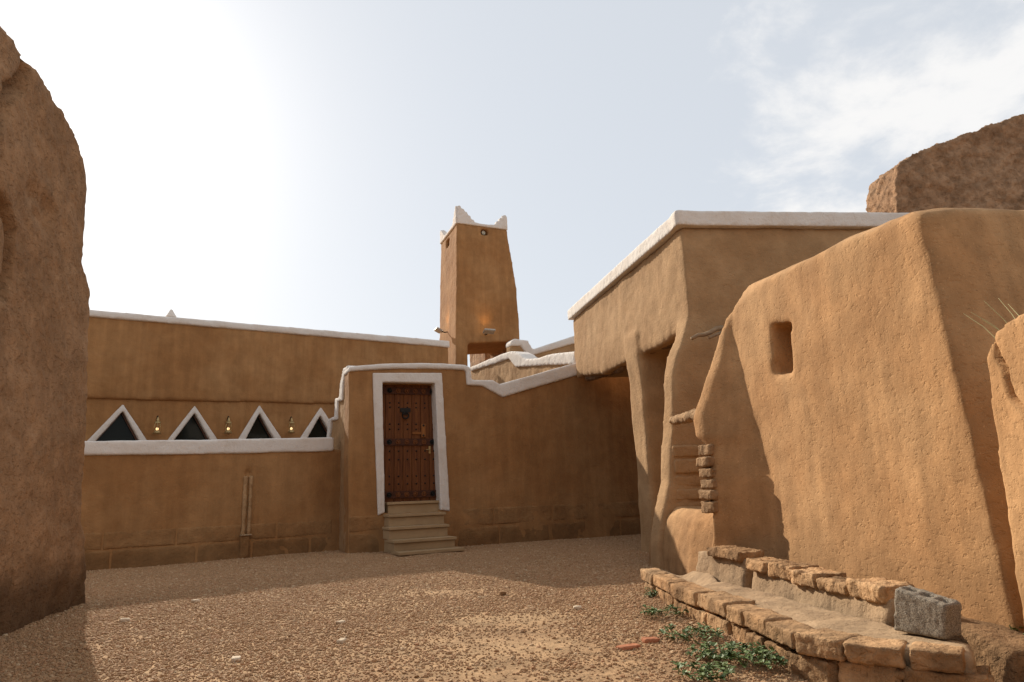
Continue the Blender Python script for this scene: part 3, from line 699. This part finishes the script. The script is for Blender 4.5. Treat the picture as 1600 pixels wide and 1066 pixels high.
# uneven top
top = loops[-1]; ztops = [2.43, 2.46, 2.53, 2.57, 2.60, 2.62, 2.62, 2.61, 2.60, 2.58, 2.6, 2.6, 2.7, 2.6, 2.52, 2.45]
for L_ in loops:
    z = L_[0].z
    if z > 1.2:
        k_ = (z-1.2)/(levels[-1][0]-1.2)
        for i, p in enumerate(L_): p.z = z + (ztops[i]-levels[-1][0])*k_
tl = loops[-1]; cen = V((2.9, 5.2, 0))
capl = []
for p in tl:
    dxy = V((cen.x-p.x, cen.y-p.y, 0)).normalized(); capl.append(V((p.x, p.y, p.z+.07))+dxy*.20)
for i, p in enumerate(tl): p.z -= .02 + (.09 if 5 <= i <= 9 else 0)
loops.append(capl)
w4 = [NW.pt(*q) for q in ((1204, 508), (1236, 503), (1243, 583), (1212, 589))]
slot = prism([p+NW.n*.25 for p in w4], -NW.n*.62)
adobe('wall_body', [loft(loops)], MAT['niche'], t, voxel=.03, smooth=4, disp=((.9, .06), (.25, .012), (.07, .004), (.03, .003)), cuts=[slot])
# low sill between this wall and the house
SI = Plane((1.56, 8.25), (1.70, 6.45))
sz = .60
sill = []
for z, d in ((-.2, -.07), (.15, -.05), (.4, 0.), (.55, .04), (sz+.03, .14)):
    sill.append([SI.at(-.05, z, -d), SI.at(.5, z, -d), SI.at(1.0, z, -d), SI.at(1.45, z, -d), SI.at(1.95, z, -d-.10), SI.at(1.95, z, -.6), SI.at(-.05, z, -.6)])
adobe('sill', [loft(sill)], MAT['niche'], t, voxel=.03, smooth=8, disp=((.5, .08), (.15, .03), (.05, .012)))
# broken jamb bricks
jv = [694, 713, 731, 748, 765, 782, 803]
for i in range(6):
    a, b = nose_at((1103+i*1.4, jv[i]))[0], nose_at((1103+i*1.4, jv[i+1]))[0]
    c = (a+b)/2 + V((.03+rr.uniform(-.015, .015), .03, 0)); hh = (a.z-b.z)/2-.006
    me = sculpt([boxv(c, V((.055+rr.uniform(-.012, .012), .015, 0)), V((-.03, .10, 0)), V((0, 0, hh)))], voxel=.014, smooth=2, disp=((.12, .04), (.04, .018)))
    put('brick', me, MAT['brickmud'], t)
A, B = dep(1051, 658, 7.66), dep(1094, 647, 6.75)
pts = [A.lerp(B, i/5) for i in range(6)]
put('lintel_log', sculpt([tube(pts, [.05, .05, .055, .06, .06, .06], 10)], voxel=.014, smooth=1, disp=((.12, .05), (.04, .03))), MAT['brickmud'], t)

# ------------------------------------------------------------------ fragment of wall at the right
t = thing('wall_fragment', V((2.5, 3.0, 0)), 'cracked sunlit stub of mud wall beside the window-slot wall', 'wall')
FW = Plane((2.30, 3.28), (2.16, 1.6))
fp = [FW.at(0, -.2), FW.at(5.0, -.2), FW.at(5.0, 2.3), FW.at(2.2, 2.2), FW.at(.9, 1.66), FW.at(.25, 1.60), FW.at(.10, 1.57), FW.at(.0, 1.46)]  # taller run past the viewer is unseen, added to shade the near parts
fp[0] = FW.at(-.12, -.2)
ck = seg_carve([[FW.at(.07, 1.6), FW.at(.09, 1.45), FW.at(.13, 1.38), FW.at(.14, 1.25), FW.at(.3, 1.1)]], .022, .05, -FW.n)
adobe('wall_body', [prism(fp, -FW.n*.6)], MAT['niche'], t, voxel=.018, smooth=3, disp=((.4, .03), (.12, .014), (.04, .009)), carve=ck)

# rubble ruin behind the house
RB = Plane((5.70, 9.6), (9.2, 9.9))  # well behind the house
rs = [(1404, 345), (1402, 285), (1404, 262), (1412, 249), (1440, 236), (1480, 222), (1520, 205), (1560, 190), (1600, 177), (1680, 150)]
rpts = [RB.pt(*q) for q in rs]
t = thing('rubble_ruin', RB.at(0, 0), 'rough crumbling mud rubble wall rising behind the mud house', 'wall')
adobe('wall_body', [prism([RB.at(RB.s_of(rpts[0]), -.2)] + rpts + [RB.at(RB.s_of(rpts[-1]), -.2)], -RB.n*.8)], MAT['ruin2'], t, voxel=.03, smooth=0, disp=((.7, .06), (.22, .10), (.09, .09), (.045, .035)))

# ------------------------------------------------------------------ stone trough
t = thing('stone_trough', V((1.4, 4.6, 0)), 'long low stone trough with rough slab rim and plastered channel', 'trough')
rimz = .18
outer = [gz(*q, rimz) for q in ((1000, 887), (1030, 901), (1060, 915), (1100, 930), (1140, 945), (1180, 961), (1215, 976), (1245, 987), (1320, 1001), (1400, 1009), (1508, 1019))]
cum = [0.]
for a, b in zip(outer[:-1], outer[1:]): cum.append(cum[-1]+(b-a).length)
def along(d):
    d = max(0, min(cum[-1]-1e-4, d))
    for i in range(len(cum)-1):
        if d <= cum[i+1]:
            f_ = (d-cum[i])/(cum[i+1]-cum[i]); p = outer[i].lerp(outer[i+1], f_); q = (outer[i+1]-outer[i]).normalized(); return p, q
def sm(d):
    a, _ = along(d-.12); b, _ = along(d+.12); q = (b-a); q.z = 0; q.normalize(); return along(d)[0], q
def rock(c, e, n, hl, hd, hh, seed, mat='sandstone', vox=.012, rough=1.0, name='stone', parent=None):
    r_ = random.Random(seed); j = lambda: r_.uniform(.86, 1.0)
    v, f = boxv((0, 0, 0), V((hl, 0, 0)), V((0, hd, 0)), V((0, 0, hh)))
    v = [V((p.x*j(), p.y*j(), p.z*r_.uniform(.9, 1.))) for p in v]
    v = [c+e*p.x+n*p.y+V((0, 0, p.z)) for p in v]
    me = sculpt([(v, f)], voxel=vox, smooth=1, disp=((.16, .04*rough), (.05, .026*rough), (.02, .010*rough)))
    return put(name, me, MAT[mat], parent)
ends = [0, .52, .95, 1.40, 1.78, 2.12, 2.42, 2.70, 3.0, 3.26]
d = 0; rl = random.Random(21); ends = [0.]
while ends[-1] < cum[-1]-.2: ends.append(min(cum[-1], ends[-1]+rl.uniform(.26, .46)*(1.35 if ends[-1] < 1.5 else .72)))
ends[-1] = cum[-1]
for i, (a, b) in enumerate(zip(ends[:-1], ends[1:])):
    p, q = sm((a+b)/2); n_ = V((-q.y, q.x, 0)); n_ = n_ if n_.x > 0 else -n_     # n_ points inward
    if i >= len(ends)-4: n_ = V((-q.y, q.x, 0)); n_ = n_ if n_.y > 0 else -n_
    wd = rl.uniform(.085, .12)
    rock(p+n_*(wd*.85)+V((0, 0, -.05+rl.uniform(-.006, .004))), q, n_, (b-a)/2-.001, wd, rl.uniform(.042, .055), 100+i, name='rim_stone', parent=t, rough=.65)
d = .1; i = 0
while d < cum[-1]-.08:
    L_ = rl.uniform(.2, .34); p, q = sm(d+L_/2); n_ = V((-q.y, q.x, 0)); n_ = n_ if (n_.x > 0 or n_.y > .5) else -n_
    if n_.x < 0 and abs(n_.x) > abs(n_.y): n_ = -n_
    rock(p+n_*(rl.uniform(.10, .135))+V((0, 0, -.185+rl.uniform(-.015, .01))), q, n_, L_/2-.004, .12, .085, 200+i, name='base_stone', parent=t)
    if rl.random() < .6: rock(p+n_*.07+q*(L_*.4)+V((0, 0, -.118)), q, n_, rl.uniform(.03, .06), .05, .018, 300+i, name='packing_stone', parent=t, vox=.012)
    d += L_; i += 1
# channel floor
inner = [sm(d)[0] for d in np.linspace(0.02, cum[-1], 14)]
bw_px = [(1100, 893), (1112, 905), (1150, 915), (1185, 925), (1240, 940), (1300, 957), (1350, 970), (1397, 984)]
bw = [gz(*q, .16) for q in bw_px]
fl = []
for p in inner:
    fl.append(V((p.x+.06, p.y+.04, 0)))
far = [V((1.55, 6.35, 0))] + [V((p.x+.06, p.y, 0)) for p in bw] + [V((2.05, 3.35, 0))]
poly = fl + list(reversed(far))
def floor_carve(co):
    # shallow hollow towards the far end
    dd = np.exp(-(((co[:, 0]-1.42)/.12)**2+((co[:, 1]-6.0)/.45)**2)); co[:, 2] -= .10*dd*(co[:, 2] > .05); return co
adobe('channel_floor', [prism([V((p.x, p.y, -.1)) for p in poly], V((0, 0, rimz-.02+.1)))], MAT['trough'], t, voxel=.025, smooth=3, disp=((.4, .03), (.1, .012)), carve=floor_carve)
# back wall in two lengths
def back_len(i0, pts, ztop_, name):
    q = [V((p.x, p.y, 0)) for p in pts]; b_ = [V((p.x+.26, p.y+.05, 0)) for p in pts]
    lo_ = [V((p.x, p.y, .0)) for p in q+list(reversed(b_))]; hi_ = [V((p.x+(.05 if k_ < len(q) else 0), p.y, ztop_)) for k_, p in enumerate(q+list(reversed(b_)))]
    return adobe(name, [loft([lo_, hi_])], MAT['trough'], t, voxel=.022, smooth=5, disp=((.4, .05), (.12, .025), (.04, .006)))
A0, A1 = V((1.53, 6.30, 0)), V((1.70, 5.52, 0)); B0, B1 = V((1.70, 5.40, 0)), V((1.90, 3.82, 0))
back_len(0, [A0, A0.lerp(A1, .5), A1], .31, 'back_wall')
back_len(0, [B0, B0.lerp(B1, .3), B0.lerp(B1, .65), B1], .27, 'back_wall')
rk = random.Random(33)
for P0, P1, z0, n0 in ((A0.lerp(A1, .3), A1, .325, 1), (B0, B1, .285, 5)):
    q = (P1-P0).normalized(); n_ = V((-q.y, q.x, 0)); n_ = n_ if n_.x > 0 else -n_
    d = 0; Lt = (P1-P0).length; w0 = Lt/n0
    for i in range(n0):
        w = w0*rk.uniform(.85, 1.1); p = P0+q*(w0*(i+.5))
        rock(p+n_*(.12)+V((0, 0, z0+rk.uniform(-.02, .02))), q, n_, w/2, rk.uniform(.10, .13), rk.uniform(.035, .05), 400+i+n0*10, name='cap_stone', parent=t, rough=1.25)
# soil heaped between trough and wall
sq = [V((1.68, 6.5, 0)), V((1.83, 5.45, 0)), V((1.96, 4.4, 0)), V((2.06, 3.75, 0)), V((2.16, 3.3, 0)), V((2.7, 3.2, 0)), V((2.7, 6.5, 0))]
adobe('soil_fill', [loft([[V((p.x, p.y, -.1)) for p in sq], [V((p.x+(.03 if i < 5 else 0), p.y, .27 if i < 3 else (.22 if i < 4 else .12))) for i, p in enumerate(sq)]])], MAT['soil'], t, voxel=.03, smooth=4, disp=((.3, .06), (.08, .03)))

# concrete block
cA, cB = gz(1396, 986, .165), gz(1478, 1001, .165); CBP = Plane(cA, cB)
f4 = [cA, cB, CBP.pt(1478, 946), CBP.pt(1396, 919)]
cn = -CBP.n; ce = (cB-cA).normalized(); bw_ = cn*.125+V((0, 0, .006))
cc = sum(f4, V((0, 0, 0)))/4+bw_*.5
t = thing('concrete_block', V((cc.x, cc.y, .165)), 'grey aggregate concrete block lying at the end of the stone trough', 'concrete block')
hl = (cB-cA).length/2; ctop = (f4[2]+f4[3])/2+bw_*.5; te_ = (f4[2]-f4[3]).normalized()
slots = [boxv(ctop+te_*((i-1)*hl*.62), te_*hl*.2, cn*.022, V((0, 0, .03))) for i in range(3)]
put('block_body', sculpt([prism(f4, bw_)], voxel=.010, smooth=2, disp=((.08, .010), (.02, .008)), cuts=slots), MAT['greyconc'], t)

# ------------------------------------------------------------------ gravel
GX = np.arange(-6.6, 2.61, .15); GY = np.arange(2.6, 13.6, .15)
gv = [(x, y, gh(x, y)+.002) for y in GY for x in GX]; nx = len(GX)
gf = [(j*nx+i, j*nx+i+1, (j+1)*nx+i+1, (j+1)*nx+i) for j in range(len(GY)-1) for i in range(nx-1)]
me = bpy.data.meshes.new('gravel'); me.from_pydata(gv, [], gf)
sand = [(gz(745, 1010), .75, .5), (gz(830, 1055), .8, .28), (gz(860, 1005), .35, .25), (gz(790, 968), .5, .35), (gz(700, 925), .6, .4), (gz(560, 950), .4, .3)]
den = []
for x, y, z in gv:
    w = .86 + .3*mn.noise(V((x*1.3, y*1.3, 5)))
    for c, rx, ry in sand:
        q = ((x-c.x)/rx)**2+((y-c.y)/ry)**2
        w -= .78*math.exp(-q)*(1+1.3*mn.noise(V((x*3, y*3, 1))))
    if y > 8.5: w *= .8
    den.append(max(.10, min(1, w)))
at = me.attributes.new('dens', 'FLOAT', 'POINT'); at.data.foreach_set('value', den)
gr = put('gravel', me, MAT['pebble'], None); tag(gr, 'loose tan gravel covering the courtyard', 'gravel', kind='stuff')
ng = bpy.data.node_groups.new('gravel_scatter', 'GeometryNodeTree')
ng.interface.new_socket('Geometry', in_out='INPUT', socket_type='NodeSocketGeometry'); ng.interface.new_socket('Geometry', in_out='OUTPUT', socket_type='NodeSocketGeometry')
N_ = lambda t_: ng.nodes.new(t_)
gi, go = N_('NodeGroupInput'), N_('NodeGroupOutput'); ds = N_('GeometryNodeDistributePointsOnFaces'); iop = N_('GeometryNodeInstanceOnPoints')
na_ = N_('GeometryNodeInputNamedAttribute'); na_.data_type = 'FLOAT'; na_.inputs['Name'].default_value = 'dens'
mm = N_('ShaderNodeMath'); mm.operation = 'MULTIPLY'; mm.inputs[1].default_value = 5000.
ng.links.new(na_.outputs['Attribute'], mm.inputs[0]); ng.links.new(mm.outputs[0], ds.inputs['Density']); ng.links.new(gi.outputs[0], ds.inputs['Mesh'])
ico = N_('GeometryNodeMeshIcoSphere'); ico.inputs['Radius'].default_value = 1.0; ico.inputs['Subdivisions'].default_value = 1
sm_ = N_('GeometryNodeSetMaterial'); sm_.inputs['Material'].default_value = MAT['pebble']; ng.links.new(ico.outputs['Mesh'], sm_.inputs['Geometry'])
rv = N_('FunctionNodeRandomValue'); rv.data_type = 'FLOAT_VECTOR'; rv.inputs[0].default_value = (.004, .0035, .0028); rv.inputs[1].default_value = (.0108, .0086, .0066)
rt = N_('FunctionNodeRandomValue'); rt.data_type = 'FLOAT_VECTOR'; rt.inputs[0].default_value = (-.5, -.5, 0); rt.inputs[1].default_value = (.5, .5, 6.28); rt.inputs['Seed'].default_value = 4
ng.links.new(ds.outputs['Points'], iop.inputs['Points']); ng.links.new(sm_.outputs[0], iop.inputs['Instance']); rf = N_('FunctionNodeRandomValue'); rf.data_type = 'FLOAT'; rf.inputs['Seed'].default_value = 9
pw_ = N_('ShaderNodeMath'); pw_.operation = 'POWER'; pw_.inputs[1].default_value = 9.; ng.links.new(rf.outputs[1], pw_.inputs[0])
ma_ = N_('ShaderNodeMath'); ma_.operation = 'MULTIPLY_ADD'; ma_.inputs[1].default_value = 1.5; ma_.inputs[2].default_value = .85; ng.links.new(pw_.outputs[0], ma_.inputs[0])
vs_ = N_('ShaderNodeVectorMath'); vs_.operation = 'SCALE'; ng.links.new(rv.outputs[0], vs_.inputs[0]); ng.links.new(ma_.outputs[0], vs_.inputs['Scale'])
ng.links.new(vs_.outputs[0], iop.inputs['Scale']); ng.links.new(rt.outputs[0], iop.inputs['Rotation'])
ng.links.new(iop.outputs[0], go.inputs[0])
gm = gr.modifiers.new('scatter', 'NODES'); gm.node_group = ng

# loose bits lying on the gravel
def lying(name, u, v, size, mat, label, cat, group=None, seed=1, rot=0.):
    p = gz(u, v); p.z = gh(p.x, p.y)+size[2]*.8; e = V((math.cos(rot), math.sin(rot), 0))
    return tag(rock(p, e, V((-e.y, e.x, 0)), *size, seed, mat=mat, vox=.007, rough=.35, name=name), label, cat, group)
lying('brick_shard', 982, 1011, (.075, .035, .012), 'redshard', 'long thin red brick shard lying on the gravel', 'brick shard', None, 1, .5)
lying('brick_shard', 1017, 999, (.05, .035, .014), 'redshard', 'short red brick shard lying nearer the trough', 'brick shard', None, 2, .2)
for i, (u, v) in enumerate(((903, 951), (533, 974), (369, 1033), (305, 941), (195, 972), (534, 1003))):
    lying('pale_pebble', u, v, (.035, .025, .013), 'palestone', 'pale flat pebble lying on the gravel', 'pebble', 'pale pebbles on the gravel', 20+i, i*.9)
lying('earth_clod', 785, 930, (.03, .028, .02), 'soil', 'dark earth clod lying on the gravel near the shadow edge', 'clod', None, 40, .3)

# ------------------------------------------------------------------ weeds
def weed(u, v, n, spread, seed, label, size=.034, z=None, name='weed'):
    r_ = random.Random(seed); c = gz(u, v) if z is None else z; c = V(c)
    T = thing(name, c, label, 'weed', 'green weeds along the trough')
    lv, st = [], []
    for i in range(n):
        a = r_.uniform(0, 6.28); d_ = spread*math.sqrt(r_.random()); b = c+V((math.cos(a)*d_*1.25, math.sin(a)*d_, 0))
        h = r_.uniform(.02, .075)*(1.1-d_/spread*.5); tip = b+V((r_.uniform(-.04, .04), r_.uniform(-.04, .04), h))
        st.append(tube([b, b.lerp(tip, .5)+V((0, 0, .008)), tip], .0022, 4))
        for k_ in range(r_.randint(4, 7)):
            q = b.lerp(tip, r_.uniform(.3, 1.)); aa = r_.uniform(0, 6.28); up = r_.uniform(-.15, .7)
            dr = V((math.cos(aa), math.sin(aa), up)).normalized(); sd_ = dr.cross(V((0, 0, 1))).normalized(); L_ = size*r_.uniform(.6, 1.3); w = L_*r_.uniform(.25, .38); nz = sd_.cross(dr)
            pts = [q, q+dr*L_*.35+sd_*w+nz*w*.3, q+dr*L_*.75+sd_*w*.8+nz*w*.25, q+dr*L_-V((0, 0, L_*.12)), q+dr*L_*.75-sd_*w*.8+nz*w*.25, q+dr*L_*.35-sd_*w+nz*w*.3, q+dr*L_*.5]
            lv.append((pts, [[0, 1, 6], [1, 2, 6], [2, 3, 6], [3, 4, 6], [4, 5, 6], [5, 0, 6]]))
    vs, fs = [], []
    for v_, f_ in lv:
        b_ = len(vs); vs += [tuple(x) for x in v_]; fs += [[i+b_ for i in q] for q in f_]
    me = bpy.data.meshes.new('leaves'); me.from_pydata(vs, [], fs); put('leaves', me, MAT['leaf'], T)
    so2 = put('stems', mesh_of(st), MAT['stem'], T); so2['kind'] = 'stuff'
weed(1020, 932, 16, .10, 1, 'small green weed under the far corner of the trough rim')
weed(1035, 962, 22, .12, 2, 'small green weed on the gravel beside the trough, second from its far corner')
weed(1082, 995, 36, .14, 3, 'leafy green weed at the foot of the trough stones')
weed(1135, 1022, 56, .17, 4, 'largest leafy green weed patch against the trough base stones')
weed(1190, 1035, 36, .14, 5, 'leafy green weed below the bend of the trough')
weed(1105, 1055, 34, .12, 6, 'low green weed out on the gravel in front of the trough')
weed(1592, 995, 16, .07, 8, 'dark green weed in the shade below the cracked wall stub', z=gz(1592, 1000, .12))
# dry grass on the wall stub
T = thing('dry_grass', FW.at(.2, 1.6, -.25), 'thin dry yellow grass stalks growing on the cracked wall stub', 'grass')
r_ = random.Random(3)
for a, b in (((1600, 531), (1537, 470)), ((1590, 533), (1517, 488)), ((1604, 520), (1560, 466)), ((1570, 535), (1505, 490)), ((1610, 515), (1575, 475)), ((1595, 540), (1535, 500))):
    P, Q = dep(*a, 3.28), dep(*b, 3.40+r_.uniform(-.05, .1))
    P.z -= .03
    put('stalk', mesh_of([tube([P, P.lerp(Q, .5)+V((0, 0, .02)), Q], [.0028, .002, .0012], 5)]), MAT['straw'], T)
